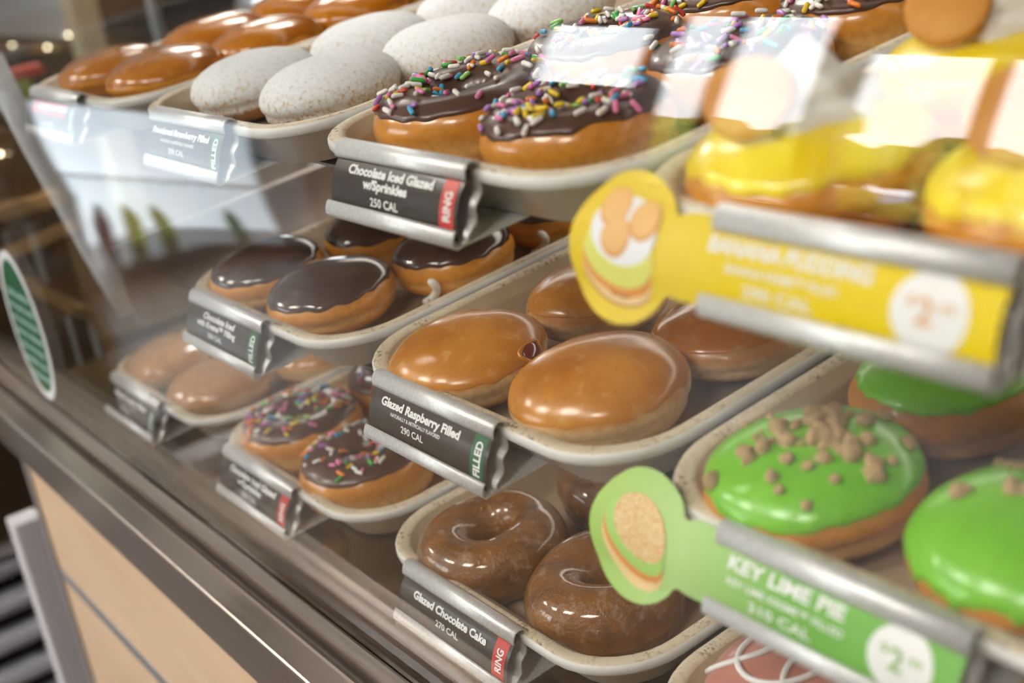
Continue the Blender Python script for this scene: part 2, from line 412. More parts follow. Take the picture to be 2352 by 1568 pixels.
# ------------------------------------------------------------------ donuts
class Dough:
    def __init__(s, R, h, rin=0., seed=0, lump=.03, e1=.62, e2=.92, sxy=(1, 1), waist=.04):
        s.R, s.h, s.rin, s.lump, s.e1, s.e2, s.sxy, s.waist = R, h, rin, lump, e1, e2, sxy, waist
        g = np.random.RandomState(seed)
        s.k = g.normal(size=(10, 3)); s.k /= np.linalg.norm(s.k, axis=1)[:, None]
        s.fr = np.array([1, 1, 1.4, 1.8, 2.2, 2.8, 3.5, 4.5, 5.5, 7.0]) * 2.2 / R
        s.am = np.array([1, 1, .8, .7, .5, .4, .25, .2, .15, .1]) / 3.0
        s.ph = g.uniform(0, 6.28, 10); s.g = g
    def nz(s, p):
        return (np.sin((p[..., None, :] * s.k).sum(-1) * s.fr + s.ph) * s.am).sum(-1)
    def P(s, th, q, off=0.):
        th, q = np.broadcast_arrays(np.asarray(th, float), np.asarray(q, float))
        sp = lambda x, e: np.sign(x) * np.abs(x) ** e
        if s.rin <= 0:
            f = -np.pi / 2 + np.pi * q
            r = s.R * np.abs(np.cos(f)) ** s.e1; z = s.h / 2 + s.h / 2 * sp(np.sin(f), s.e2)
            r = r * (1 - s.waist * np.exp(-((z / s.h - .40) / .07) ** 2))
            nr, nzv = np.cos(f) / s.R, np.sin(f) / (s.h / 2)
        else:
            f = -np.pi / 2 + 2 * np.pi * q; rc, a = (s.R + s.rin) / 2, (s.R - s.rin) / 2
            r = rc + a * sp(np.cos(f), .85); z = s.h / 2 + s.h / 2 * sp(np.sin(f), .85)
            r = r * (1 - s.waist * np.exp(-((z / s.h - .42) / .08) ** 2) * (np.cos(f) > 0))
            nr, nzv = np.cos(f) / a, np.sin(f) / (s.h / 2)
        ln = np.sqrt(nr ** 2 + nzv ** 2) + 1e-9; nr, nzv = nr / ln, nzv / ln
        c, sn = np.cos(th), np.sin(th)
        p = np.stack([r * c, r * sn, z], -1)
        d = s.lump * s.R * s.nz(p) * np.clip(z / (s.h * .25), 0, 1)
        o = (off + d)
        p = p + np.stack([nr * c * o, nr * sn * o, nzv * o * .8], -1)
        p[..., 0] *= s.sxy[0]; p[..., 1] *= s.sxy[1]
        p[..., 2] = np.maximum(p[..., 2], 0)
        return p
    def frame(s, th, q, off):
        e = 1e-3; p = s.P(th, q, off); a = s.P(th + e, q, off) - p; b_ = s.P(th, q + e, off) - p
        n = np.cross(a, b_); n /= np.linalg.norm(n) + 1e-12
        return Vector(p), Vector(a).normalized(), Vector(n)
    def body(s, name='dough', nt=72, nq=36):
        th = np.linspace(0, 2 * np.pi, nt, endpoint=False)[:, None]; q = np.linspace(0, 1, nq)[None, :]
        return grid_mesh(name, s.P(th, q), True)
    def cap(s, name, edge, T, rag=.03, inner=None, nt=120, nq=26, seed=1, drips=0.):
        """coat over the top: from a ragged lower edge up (and, on a ring, into the hole)"""
        g = np.random.RandomState(seed); th = np.linspace(0, 2 * np.pi, nt, endpoint=False)
        def rg(a):
            e = np.zeros(nt)
            for k in range(2, 26): e += np.sin(k * th + g.uniform(0, 6.28)) * g.normal() / k ** .75
            return a * e / 1.4
        lo = edge + rg(rag)
        if drips:
            for _ in range(7):
                c = g.uniform(0, 6.28); dd = np.angle(np.exp(1j * (th - c))); lo -= drips * np.exp(-(dd / .06) ** 2)
        hi = np.ones(nt) if inner is None else inner + rg(rag * .5)
        u = np.linspace(0, 1, nq); u = u ** 1.3 if inner is None else .5 - .5 * np.cos(np.pi * u)
        Q = lo[:, None] + (hi - lo)[:, None] * u[None, :]
        x = u if inner is None else np.minimum(u, 1 - u) * 2
        off = T * (1 - (1 - np.clip(x * 5, 0, 1)) ** 3); off[0] = -.0006
        if inner is not None: off[-1] = -.0006
        s.lo = lo; s.th = th; s.hi = hi
        return grid_mesh(name, s.P(th[:, None] + 0 * Q, Q, off[None, :] + 0 * Q), True)
    def spot(s, rnd, m0=.03, m1=.05):
        th = rnd.uniform(0, 2 * math.pi); i = int(th / (2 * math.pi) * len(s.lo)) % len(s.lo)
        lo, hi = s.lo[i] + m0, s.hi[i] - m1
        return th, rnd.uniform(lo, hi)

def capsule(Ln, r, n=8):
    b = MB(); h = Ln / 2 - r
    b.tube([(-h - r * .9, 0, 0), (-h - r * .55, 0, 0), (-h, 0, 0), (h, 0, 0), (h + r * .55, 0, 0), (h + r * .9, 0, 0)], [r * .45, r * .84, r, r, r * .84, r * .45], n)
    return b.mesh('sprinkle')
SPR = {}
for nm in ('white', 'pink', 'yellow', 'orange', 'blue', 'green', 'lime', 'purple', 'red'):
    for v, ln in enumerate((.0050, .0064, .0078)):
        me = capsule(ln, .00118 + .00008 * v); me.materials.append(MAT['sprinkle_' + nm]); SPR[nm, v] = me
SPR_W = ['white'] * 9 + ['pink'] * 4 + ['yellow'] * 4 + ['orange'] * 3 + ['blue'] * 3 + ['green'] * 2 + ['lime'] + ['purple'] * 3 + ['red']
def place_on(o, p, xax, n, s=1.):
    y = n.cross(xax).normalized(); x = y.cross(n).normalized()
    M = Matrix((x, y, n)).transposed().to_4x4(); M.translation = p; o.matrix_local = M @ Matrix.Scale(s, 4)
def sprinkles(root, D, cnt, seed, T, band=None):
    g = random.Random(seed)
    for _ in range(cnt):
        th, q = D.spot(g)
        if band and g.random() < .65:
            c, w = band; th = g.gauss(c, w); i = int((th % (2 * math.pi)) / (2 * math.pi) * len(D.lo)) % len(D.lo)
            q = g.uniform(D.lo[i] + .02, D.lo[i] + (D.hi[i] - D.lo[i]) * .75)
        p, t, n = D.frame(th, q, T)
        a = g.uniform(0, math.pi); x = (t * math.cos(a) + n.cross(t) * math.sin(a) + n * g.uniform(-.25, .25)).normalized()
        o = bpy.data.objects.new('sprinkle', SPR[g.choice(SPR_W), g.choice((0, 1, 1, 1, 2))]); COL.objects.link(o); o.parent = root
        y = n.cross(x).normalized(); z_ = x.cross(y)
        M = Matrix((x, y, z_)).transposed().to_4x4(); M.translation = p + n * (.0010 + g.choice((0, 0, 0, .0012))); o.matrix_local = M
def crumb_mesh(seed):
    g = random.Random(seed); bm = bmesh.new()
    bmesh.ops.create_icosphere(bm, subdivisions=2, radius=1)
    sc = (g.uniform(.8, 1.25), g.uniform(.7, 1), g.uniform(.55, .85)); ph = [g.uniform(0, 6) for _ in range(6)]
    for v in bm.verts:
        c = v.co; k = 1 + .22 * math.sin(2.6 * c.x + ph[0]) + .2 * math.sin(3.1 * c.y + ph[1]) + .18 * math.sin(4 * c.z + ph[2]) + .12 * math.sin(6 * c.x + 5 * c.y + ph[3])
        v.co = Vector((c.x * sc[0], c.y * sc[1], c.z * sc[2])) * k
    me = bpy.data.meshes.new('crumb'); bm.to_mesh(me); bm.free(); me.materials.append(MAT['cookie_crumb']); smooth(me); return me
CRUMBS = [crumb_mesh(i) for i in range(6)]
def crumbs(root, D, cnt, seed, T, focus=None, spread=.5):
    g = random.Random(seed)
    for i in range(cnt):
        if focus and i < cnt * .8:
            th = g.gauss(focus[0], spread); q = min(.985, max(.70, 1 - abs(g.gauss(focus[1], .06))))
        else: th, q = D.spot(g, .06, .01)
        p, t, n = D.frame(th, q, T)
        s = g.choice((.0010, .0015, .0020, .0026, .0031, .0037))
        o = bpy.data.objects.new('crumb', g.choice(CRUMBS)); COL.objects.link(o); o.parent = root
        a = g.uniform(0, 6.28); place_on(o, p + n * s * .35, t * math.cos(a) + n.cross(t) * math.sin(a), n, s)

def donut_root(name, r, k, x, v, rot, label, group, tilt=(0, 0), lift=0.):
    M = rowM(r, k * PITCH + x, v, FLOOR_W + .0002 + lift) @ Matrix.Rotation(tilt[0], 4, 'X') @ Matrix.Rotation(tilt[1], 4, 'Y') @ Matrix.Rotation(rot, 4, 'Z')
    return empty(name, M, label, 'donut', group)
SEED = [100]
def sd(): SEED[0] += 1; return SEED[0]

# --- amber glazed, jam filled (middle shelf, second tray)
def glazed(r, k, x, v, R, h, label, group, dm='glazed_dough', gm='amber_glaze', edge=.55, drips=0., rot=0., e1=.88, sxy=(1, 1), tilt=(0, 0), lift=0., lump=.05, jam=None):
    D = Dough(R, h, 0, sd(), lump, e1, .95, sxy)
    t = donut_root('filled_donut', r, k, x, v, rot, label, group, tilt, lift)
    link('dough', D.body(), dm, t)
    link('glaze', D.cap('glaze', edge, .0005, .022, seed=sd(), drips=drips), gm, t)
    if jam:
        th, q = jam; c, tg, n = D.frame(th, q, 0)
        b = MB(); vs = []; up = n.cross(tg)
        bm = bmesh.new(); bmesh.ops.create_icosphere(bm, subdivisions=3, radius=1)
        for vv in bm.verts:
            w = vv.co; vv.co = c + tg * w.x * .0065 + up * w.y * .0055 + n * (w.z * .0022 + .0002)
        me = bpy.data.meshes.new('jam_filling'); bm.to_mesh(me); bm.free(); smooth(me)
        link('jam_filling', me, 'jam', t)['label'] = 'dark red jam showing at the filling hole'
        # puckered lip of dough around the hole
        b.tube([c + tg * (.0072 + .0011 * math.sin(3 * a)) * math.cos(a) + up * (.0058 + .0012 * math.cos(2 * a)) * math.sin(a) + n * (.0001 + .0004 * math.sin(2 * a)) for a in np.linspace(0, 2 * math.pi, 33)], .0013, 8, caps=False)
        link('filling_hole_rim', b.mesh('filling_hole_rim'), gm, t)
    return t
GR = 'amber glazed filled donuts in the open middle tray'
glazed('mid', 1, .0640, .040, .0425, .039, 'amber glazed filled donut with dark red jam hole, behind the raspberry price card', GR, jam=(.35, .60), e1=.90, sxy=(1.02, .98))
glazed('mid', 1, .1590, .0500, .0428, .0430, 'plump glossy glazed donut nearest the tray corner, toasted amber top', GR, dm='glazed_dough', gm='amber_glaze', e1=.84)
glazed('mid', 1, .0655, .1290, .0405, .034, 'glazed donut half hidden behind the round yellow card head, white glaze drips', GR, drips=.05, edge=.60, e1=.84)
glazed('mid', 1, .1640, .1320, .0400, .033, 'glazed donut below the yellow card, pale ring around its side', GR, gm='dark_amber_glaze', edge=.63, e1=.84)
# --- pale glazed, lowest row far end
GB = 'pale glazed donuts at the far end of the lowest row'
for x, v, lab in ((.047, .052, 'pale glazed donut at the far corner of the lowest row'), (.141, .053, 'pale glazed donut shining beside the far lowest price card'), (.062, .14, 'pale glazed donut hidden under the dark middle price card, lowest row'), (.160, .135, 'pale glazed donut below the white end of the chocolate dome tray')):
    glazed('bot', 0, x, v, .044, .036, lab, GB, gm='tan_glaze')
# --- orange glazed on the top shelf, far end
GT = 'orange glazed donuts at the far end of the top shelf'
for x, v, lab in ((.050, .060, 'orange glazed donut at the very end of the top shelf, beside the cream post'), (.142, .066, 'orange glazed donut nearest the red price card, next to the powdered ones'),
                  (.058, .146, 'orange glazed donut in the second row, touching its darker neighbour'), (.155, .143, 'orange glazed donut in the second row, beside the powdered tray'),
                  (.056, .225, 'orange glazed donut in the third row under the bright window'), (.153, .222, 'orange glazed donut in the third row, behind the powdered donuts'),
                  (.056, .305, 'orange glazed donut in the hindmost row, farther from the powdered tray'), (.153, .302, 'orange glazed donut in the hindmost row, beside the powdered tray')):
    glazed('top', 0, x, v, .044, .038, lab, GT, dm='orange_dough', gm='dark_amber_glaze')

# --- powdered
GP = 'white powdered donuts on the top shelf'
for x, v, R, lab in ((.050, .070, .041, 'powdered donut with bluish shade in the front row, beside the orange ones'), (.140, .074, .042, 'powdered donut with bare golden patch, front row beside the sprinkle tray'),
                  (.063, .150, .041, 'powdered donut in the second row, beside the orange donuts'), (.153, .150, .041, 'powdered donut in the second row, above the sprinkle tray rim'),
                  (.064, .234, .040, 'powdered donut at the picture top, third row, nearer the orange ones'), (.152, .233, .041, 'powdered donut at the picture top, third row, nearer the sprinkle rings')):
    D = Dough(R, .038, 0, sd(), .035, .76)
    t = donut_root('filled_donut', 'top', 1, x, v, RND.uniform(0, 6), lab, GP)
    link('dough', D.body(), 'powder_dough', t)
    link('powdered_sugar', D.cap('powdered_sugar', .36, .0006, .05, seed=sd()), 'powdered_sugar', t)

# --- chocolate domes with cream (middle shelf, first tray)
GK = 'chocolate iced filled donuts on the middle shelf'
def cream_blob(t, D, th, q):
    c, tg, n = D.frame(th, q, 0); up = n.cross(tg); b = MB()
    b.tube([c + tg * (.006 * math.sin(a * 1.4)) + up * (.009 * math.cos(a) ) + n * (.002 + .0012 * a) for a in np.linspace(.3, 4.2, 14)], [.0012] + [.0026] * 11 + [.002, .001], 9)
    link('cream_filling', b.mesh('cream_filling'), 'whipped_cream', t)['label'] = 'white cream squeezing out of the side'
for x, v, R, cr, lab in ((.046, .050, .0395, None, 'chocolate iced donut at the far front corner, behind the kreme price card'), (.135, .050, .041, None, 'glossy chocolate iced donut at the front centre of its tray'),
                  (.068, .130, .0405, None, 'chocolate iced donut in the second row just under the grey sprinkle price card'), (.160, .128, .040, -1.0, 'chocolate iced donut with white cream blob beside the tray rim, second row'),
                  (.075, .212, .040, None, 'chocolate iced donut hidden deep in the third row'), (.165, .210, .040, -1.0, 'chocolate iced donut with cream blob below the sprinkle tray, third row')):
    D = Dough(R, .037, 0, sd(), .03, .72)
    t = donut_root('filled_donut', 'mid', 0, x, v, 0, lab, GK)
    link('dough', D.body(), 'kreme_dough', t)
    link('icing', D.cap('icing', .615, .0014, .02, seed=sd()), 'chocolate_icing', t)
    if cr is not None: cream_blob(t, D, cr, .47)

# --- chocolate rings with sprinkles
def sprinkled(r, k, x, v, R, h, cnt, lab, grp, icing='chocolate_icing_dry', band=None, dm='ring_dough'):
    D = Dough(R, h, .012, sd(), .03)
    t = donut_root('ring_donut', r, k, x, v, 0, lab, grp)
    link('dough', D.body(), dm, t)
    link('icing', D.cap('icing', .355, .0013, .016, inner=.70, seed=sd()), icing, t)
    sprinkles(t, D, cnt, sd(), .0013, band)
GS = 'sprinkled chocolate rings on the top shelf'
sprinkled('top', 2, .0600, .0640, .0465, .036, 98, 'sprinkled chocolate ring behind the grey sprinkle price card', GS, band=(2.6, 1.1))
sprinkled('top', 2, .1500, .0620, .0430, .034, 98, 'sprinkled chocolate ring nearest the round yellow card head', GS, band=(-1.9, 1.3))
sprinkled('top', 2, .0620, .1560, .0440, .035, 98, 'sprinkled chocolate ring in the second row, beside the powdered donuts', GS)
sprinkled('top', 2, .1550, .1560, .0440, .033, 70, 'sprinkled chocolate ring in the second row, under the bright window reflection', GS)
sprinkled('top', 2, .0640, .2440, .0430, .035, 98, 'sprinkled chocolate ring in the third row, farther from the yellow donuts', GS)
sprinkled('top', 2, .1560, .2440, .0430, .034, 98, 'sprinkled chocolate ring in the third row, nearest the far banana donut', GS)
GL = 'sprinkled chocolate rings in the lowest row'
for x, v, lab in ((.052, .053, 'sprinkled chocolate ring at the tray corner, lowest row, seen through haze'), (.150, .050, 'sprinkled chocolate ring nearest the tray lip, lowest row'),
                  (.056, .140, 'sprinkled chocolate ring second row, lowest deck, behind the hazy one'), (.150, .140, 'sprinkled chocolate ring second row, lowest deck, beside the open tray')):
    sprinkled('bot', 1, x, v, .0455, .036, 80, lab, GL)

# --- glazed chocolate cake rings
GC = 'glazed chocolate cake rings in the lowest row'
for x, v, R, lab in ((.068, .046, .043, 'dark cake ring behind the chocolate cake price card'), (.158, .057, .0445, 'large dark cake ring at the tray lip below the round green card head'),
                  (.078, .140, .043, 'dark cake ring in the second row under the raspberry tray'), (.158, .150, .043, 'dark cake ring in the second row hidden by the green card')):
    D = Dough(R, .036, .0125, sd(), .07)
    t = donut_root('ring_donut', 'bot', 2, x, v, RND.uniform(0, 6), lab, GC)
    link('dough', D.body(), 'chocolate_cake', t)
    link('glaze', D.cap('glaze', .19, .0009, .02, inner=.82, seed=sd()), 'crackled_glaze', t)

# --- green iced with crumbs
GG = 'green iced donuts with crumbs'
def lime(x, v, R, h, lab, nc, focus, edge=.57, rot=0., sp=.5, drip=0.):
    D = Dough(R, h, 0, sd(), .035, .70, .95)
    t = donut_root('filled_donut', 'mid', 2, x, v, rot, lab, GG)
    link('dough', D.body(nt=96, nq=44), 'lime_dough', t)
    link('icing', D.cap('icing', edge, .0016, .025, nt=160, nq=30, seed=sd(), drips=drip), 'lime_icing', t)
    if nc: crumbs(t, D, nc, sd(), .0016, focus, sp)
    return t, D
lime(.060, .044, .0425, .041, 'green iced donut topped with many tan cookie crumbs, behind the green price card', 92, (.5, .06), .585, sp=1.8)
lime(.058, .130, .0410, .036, 'green iced donut with pale bare side, behind the crumb covered one', 0, None, .68)
lime(.150, .050, .0415, .040, 'green iced donut with few crumbs at the picture edge, nearest the price circle', 14, (2.4, .10), .57, sp=.5, drip=.05)
lime(.150, .135, .0410, .036, 'green iced donut under the corner of the yellow price card', 0, None, .58)

# --- banana pudding donuts
GBN = 'yellow banana donuts with cream and wafer'
for x, v, sc, lab in ((.0600, .046, 1.0, 'yellow iced donut with wafer and cream right behind the yellow price card'), (.1560, .050, 1.0, 'yellow iced donut at the picture edge above the price circle'),
                  (.0600, .150, 1.0, 'yellow iced donut with peaked cream in the second row, top shelf'), (.156, .150, 1.0, 'yellow iced donut with a wafer in the top corner of the picture')):
    D = Dough(.0435, .041, 0, sd(), .03, .62)
    t = donut_root('filled_donut', 'top', 3, x, v, 0, lab, GBN)
    link('dough', D.body(), 'orange_dough', t)
    link('icing', D.cap('icing', .63, .0016, .026, seed=sd()), 'banana_icing', t)
    b = MB(); nn_ = 28
    prof = [(.021, -.004), (.0225, .002), (.020, .0065), (.0165, .0085), (.0170, .0110), (.0135, .0145), (.0105, .0155), (.0095, .0185), (.005, .0225), (.0015, .0265)]
    P_ = np.zeros((nn_, len(prof), 3))
    for i in range(nn_):
        a = 2 * math.pi * i / nn_
        for j, (rr, zz) in enumerate(prof):
            rr2 = rr * (1 + .10 * math.cos(6 * a + j * .5)); P_[i, j] = (rr2 * math.cos(a), rr2 * math.sin(a) + .004, .0405 + zz)
    link('whipped_cream', grid_mesh('whipped_cream', P_, True), 'whipped_cream', t)
    bm = bmesh.new(); bmesh.ops.create_icosphere(bm, subdivisions=3, radius=1)
    for vv in bm.verts: vv.co = Vector((vv.co.x * .0155, vv.co.y * .0155, vv.co.z * .0042 + .0016 * (vv.co.x ** 2)))
    me = bpy.data.meshes.new('wafer_cookie'); bm.to_mesh(me); bm.free(); smooth(me)
    o = link('wafer_cookie', me, 'wafer', t); o.location = (-.004, -.019, .053); o.rotation_euler = (.75, .25, .2)

# --- pink iced with white swirl
GPK = 'pink iced donuts in the lowest row'
for x, v, lab in ((.060, .055, 'pink iced donut with a looping white icing line, bottom of the picture'), (.155, .055, 'pink iced donut beyond the bottom edge beside the looped one'), (.062, .140, 'pink iced donut second row, beneath the green card')):
    D = Dough(.0430, .040, 0, sd(), .05, .58)
    t = donut_root('filled_donut', 'bot', 3, x, v, 0, lab, GPK)
    link('dough', D.body(), 'glazed_dough', t)
    link('icing', D.cap('icing', .55, .0016, .03, seed=sd()), 'strawberry_icing', t)
    b = MB(); pts = []
    for u in np.linspace(0, 1, 90):
        X = -.034 + .066 * u + .0125 * math.sin(u * 2.5 * 2 * math.pi); Y = -.004 - .017 * math.cos(u * 2.5 * 2 * math.pi)
        th_ = math.atan2(Y, X); rr = min(math.hypot(X, Y) / .0430, .93)
        f_ = math.acos(min(1, rr ** (1 / .58))); pts.append(D.P(th_, .5 + f_ / math.pi, .0026))
    b.tube(pts, .0014, 8)
    link('icing_swirl', b.mesh('icing_swirl'), 'white_icing', t)

# ------------------------------------------------------------------ price cards in metal holders
HT = .0313; EV, EW = -.471, -.882      # face of the card: from the rim down and outwards
NV, NW = -.882, .471
TAGL = .1072
def face(s, t, o): return (s, EV * t + NV * o, EW * t + NW * o)
def bulge(t): return .0010 + .0034 * max(math.sin(math.pi * t / HT), -.25)
def sheet(b, path, s0, s1, th=.0008):
    """thin metal sheet: (v,w) path run along the card length"""
    p = [Vector((0, *q)) for q in path]; off = []
    for i in range(len(p)):
        t = (p[min(i + 1, len(p) - 1)] - p[max(i - 1, 0)]).normalized(); off.append(Vector((0, -t.z, t.y)) * th / 2)
    n = len(p); vs = []
    for s in (s0, s1):
        vs += [(s, (q + d).y, (q + d).z) for q, d in zip(p, off)] + [(s, (q - d).y, (q - d).z) for q, d in zip(p, off)]
    fs = []
    for i in range(n - 1):
        fs += [(i, i + 1, 2 * n + i + 1, 2 * n + i), (n + i, 3 * n + i, 3 * n + i + 1, n + i + 1), (i, n + i, n + i + 1, i + 1), (2 * n + i, 2 * n + i + 1, 3 * n + i + 1, 3 * n + i)]
    fs += [(0, 2 * n, 3 * n, n), (n - 1, 2 * n - 1, 4 * n - 1, 3 * n - 1)]
    b.add(vs, fs, 0, False)
def fvw(t, o): return (EV * t + NV * o, EW * t + NW * o)
def holder_mesh():
    b = MB()
    lipb = [fvw(HT - .0052, .0040), fvw(HT - .0040, .0046), fvw(HT - .001, .0046), fvw(HT + .0010, .0040), fvw(HT + .0021, .0020)]
    base = [(fvw(HT, 0)[0] + .002, -.0281), (.02, -.0281), (.070, -.0281)]
    sheet(b, lipb + base, 0, TAGL)
    back = [fvw(HT - .0002, -.0012)] + [fvw(t, -.0032 + .0011 * math.sin(t * 520) - .0012 * math.sin(math.pi * t / HT)) for t in np.linspace(HT - .002, .002, 12)]
    top = [fvw(-.0010, -.0030), fvw(-.0026, -.0018), fvw(-.0032, .0005), fvw(-.0026, .0030), fvw(-.0008, .0046), fvw(.0015, .0050), fvw(.0040, .0046), fvw(.0056, .0040)]
    sheet(b, back + top, 0, TAGL)
    me = b.mesh('holder'); me.materials.append(MAT['holder_aluminium'])
    me.polygons.foreach_set('use_smooth', [len(p.vertices) == 4 and abs(p.normal.x) < .5 for p in me.polygons])
    return me
HOLD = holder_mesh()
def patch(name, s0, s1, t0, t1, o, m, parent, nt=10, ns=2, label=None):
    P_ = np.array([[face(s, t, bulge(t) + o) for t in np.linspace(t0, t1, nt)] for s in np.linspace(s0, s1, ns)])
    ob = link(name, grid_mesh(name, P_), m, parent)
    if label: ob['label'] = label
    return ob
def shape(name, fn_top, fn_bot, ss, o, m, parent, nt=12, label=None):
    """card outline with one upper and one lower edge per length position"""
    P_ = np.array([[face(s, fn_top(s) + (fn_bot(s) - fn_top(s)) * u, bulge(fn_top(s) + (fn_bot(s) - fn_top(s)) * u) + o) for u in np.linspace(0, 1, nt)] for s in ss])
    ob = link(name, grid_mesh(name, P_), m, parent)
    if label: ob['label'] = label
    return ob
def disc(name, cs, ct, rs, rt, o, m, parent, ang=0., n=40, rings=5, label=None):
    P_ = np.zeros((n, rings, 3))
    for i in range(n):
        a = 2 * math.pi * i / n
        for j in range(rings):
            q = j / (rings - 1); x, y = rs * q * math.cos(a), rt * q * math.sin(a)
            X, Y = x * math.cos(ang) - y * math.sin(ang), x * math.sin(ang) + y * math.cos(ang)
            P_[i, j] = face(cs + X, ct + Y, bulge(ct + Y) + o)
    ob = link(name, grid_mesh(name, P_, True), m, parent)
    if label: ob['label'] = label
    return ob
def text_mesh(txt, bold):
    cu = bpy.data.curves.new('t', 'FONT'); cu.body = txt; cu.size = 1; cu.offset = bold; cu.resolution_u = 3; cu.align_x = 'LEFT'
    o = bpy.data.objects.new('t', cu); COL.objects.link(o)
    bpy.context.view_layer.update()
    dg = bpy.context.evaluated_depsgraph_get()
    me = bpy.data.meshes.new_from_object(o.evaluated_get(dg)); me = me.copy()
    bpy.data.objects.remove(o); bpy.data.curves.remove(cu)
    return me
def text_geo(lines, mapper):
    """lines: (text, s0, s1, cap_top, baseline, bold[, vertical]) -> one lettering mesh"""
    b = MB()
    for ln in lines:
        txt, s0, s1, t0, t1, bold = ln[:6]; vert = len(ln) > 6 and ln[6]
        me = text_mesh(txt, bold)
        co = np.array([v.co[:] for v in me.vertices]);
        if len(co) == 0: continue
        x0, x1 = co[:, 0].min(), co[:, 0].max(); u = (co[:, 0] - x0) / (x1 - x0); w = co[:, 1] / .729
        if not vert: vs = [mapper(s0 + (s1 - s0) * a, t1 + (t0 - t1) * c) for a, c in zip(u, w)]
        else: vs = [mapper(s1 + (s0 - s1) * c, t1 + (t0 - t1) * a) for a, c in zip(u, w)]
        b.add(vs, [tuple(p.vertices) for p in me.polygons])
        bpy.data.meshes.remove(me)
    me = b.mesh('lettering', False); return me
def lettering(lines, m, parent, name='lettering', o=.00035):
    me = text_geo(lines, lambda s, t: face(s, t, bulge(t) + o))
    return link(name, me, m, parent)
TG = 'price cards in metal holders along the trays'
def price_card(r, x, label, lines, band, band_txt, small=None, card='dark_card'):
    t = empty('price_card', rowM(r, x), label, 'price card', TG)
    link('holder', HOLD, None, t)['label'] = 'brushed silver metal holder'
    patch('card', .0008, TAGL - .0012, .0008, HT - .0008, 0, card, t, 14)
    bnd = patch('colour_band', TAGL * .865, TAGL * .965, .0008, HT - .0008, .00012, band, t, 14)
    bnd['label'] = 'red end band' if 'red' in band else 'green end band'
    lettering(lines, 'print_white', t)
    w = .0165 if len(band_txt) > 4 else .0125
    lettering([(band_txt, TAGL * .892, TAGL * .942, HT * .50 - w / 2 + .0015, HT * .50 + w / 2 + .0015, .03, True)], 'print_white', t, 'band_lettering')
    return t
B, M_ = .042, .018
U = TAGL
price_card('top', .33800 - ROW['top'][0], 'grey sprinkle price card with red end, hanging centre of the top shelf',
           [('Chocolate Iced Glazed', .135 * U, .80 * U, .0076, .0118, B), ('w/Sprinkles', .275 * U, .625 * U, .0130, .0172, B), ('250 CAL', .345 * U, .565 * U, .0206, .0244, M_)], 'red_card', 'RING')
price_card('top', .1065 - ROW['top'][0], 'price card washed out by bright reflection below the powdered donuts',
           [('Powdered Strawberry Filled', .07 * U, .83 * U, .0085, .0122, B), ('NATURALLY & ARTIFICIALLY FLAVORED', .2 * U, .66 * U, .0150, .0168, M_), ('290 CAL', .32 * U, .53 * U, .0196, .0228, M_)], 'green_card', 'FILLED')
t = price_card('top', -.135 - ROW['top'][0], 'small blurred price card with red stripe under the orange donuts',
           [('Original', .22 * U, .55 * U, .0086, .0122, B), ('Filled', .60 * U, .80 * U, .0086, .0122, B), ('300 CAL', .35 * U, .56 * U, .0206, .0236, M_)], 'green_card', 'FILLED')
patch('colour_stripe', .08 * U, .80 * U, .0072, .0165, .00012, 'red_card', t, 8)['label'] = 'red stripe behind the words'
price_card('mid', .3164 - ROW['mid'][0], 'sharp brown raspberry price card with green end on the open tray',
           [('Glazed Raspberry Filled', .105 * U, .765 * U, .0083, .0126, B), ('NATURALLY & ARTIFICIALLY FLAVORED', .205 * U, .625 * U, .0146, .0165, M_), ('290 CAL', .305 * U, .495 * U, .0187, .0222, M_)], 'green_card', 'FILLED')
price_card('mid', .0781 - ROW['mid'][0], 'brown price card with green end on the chocolate dome tray',
           [('Chocolate Iced', .235 * U, .665 * U, .0078, .0116, B), ('with Kreme\u2122 Filling', .165 * U, .70 * U, .0130, .0168, B), ('350 CAL', .33 * U, .525 * U, .0196, .0228, M_)], 'green_card', 'FILLED')
price_card('bot', .2871 - ROW['bot'][0], 'brown cake price card with red end at the bottom of the picture',
           [('Glazed Chocolate Cake', .14 * U, .80 * U, .0098, .0142, B), ('270 CAL', .37 * U, .575 * U, .0176, .0212, M_)], 'red_card', 'RING')
price_card('bot', .0403 - ROW['bot'][0], 'dark price card with red end on the lowest sprinkle tray',
           [('Chocolate Iced Glazed', .135 * U, .80 * U, .0076, .0118, B), ('w/Sprinkles', .275 * U, .625 * U, .0130, .0172, B), ('250 CAL', .345 * U, .565 * U, .0206, .0244, M_)], 'red_card', 'RING')
price_card('bot', -.1920 - ROW['bot'][0], 'blurred brown price card at the far end of the lowest row',
           [('Glazed Lemon Filled', .13 * U, .78 * U, .0083, .0126, B), ('NATURALLY & ARTIFICIALLY FLAVORED', .205 * U, .625 * U, .0146, .0165, M_), ('290 CAL', .305 * U, .495 * U, .0187, .0222, M_)], 'green_card', 'FILLED')

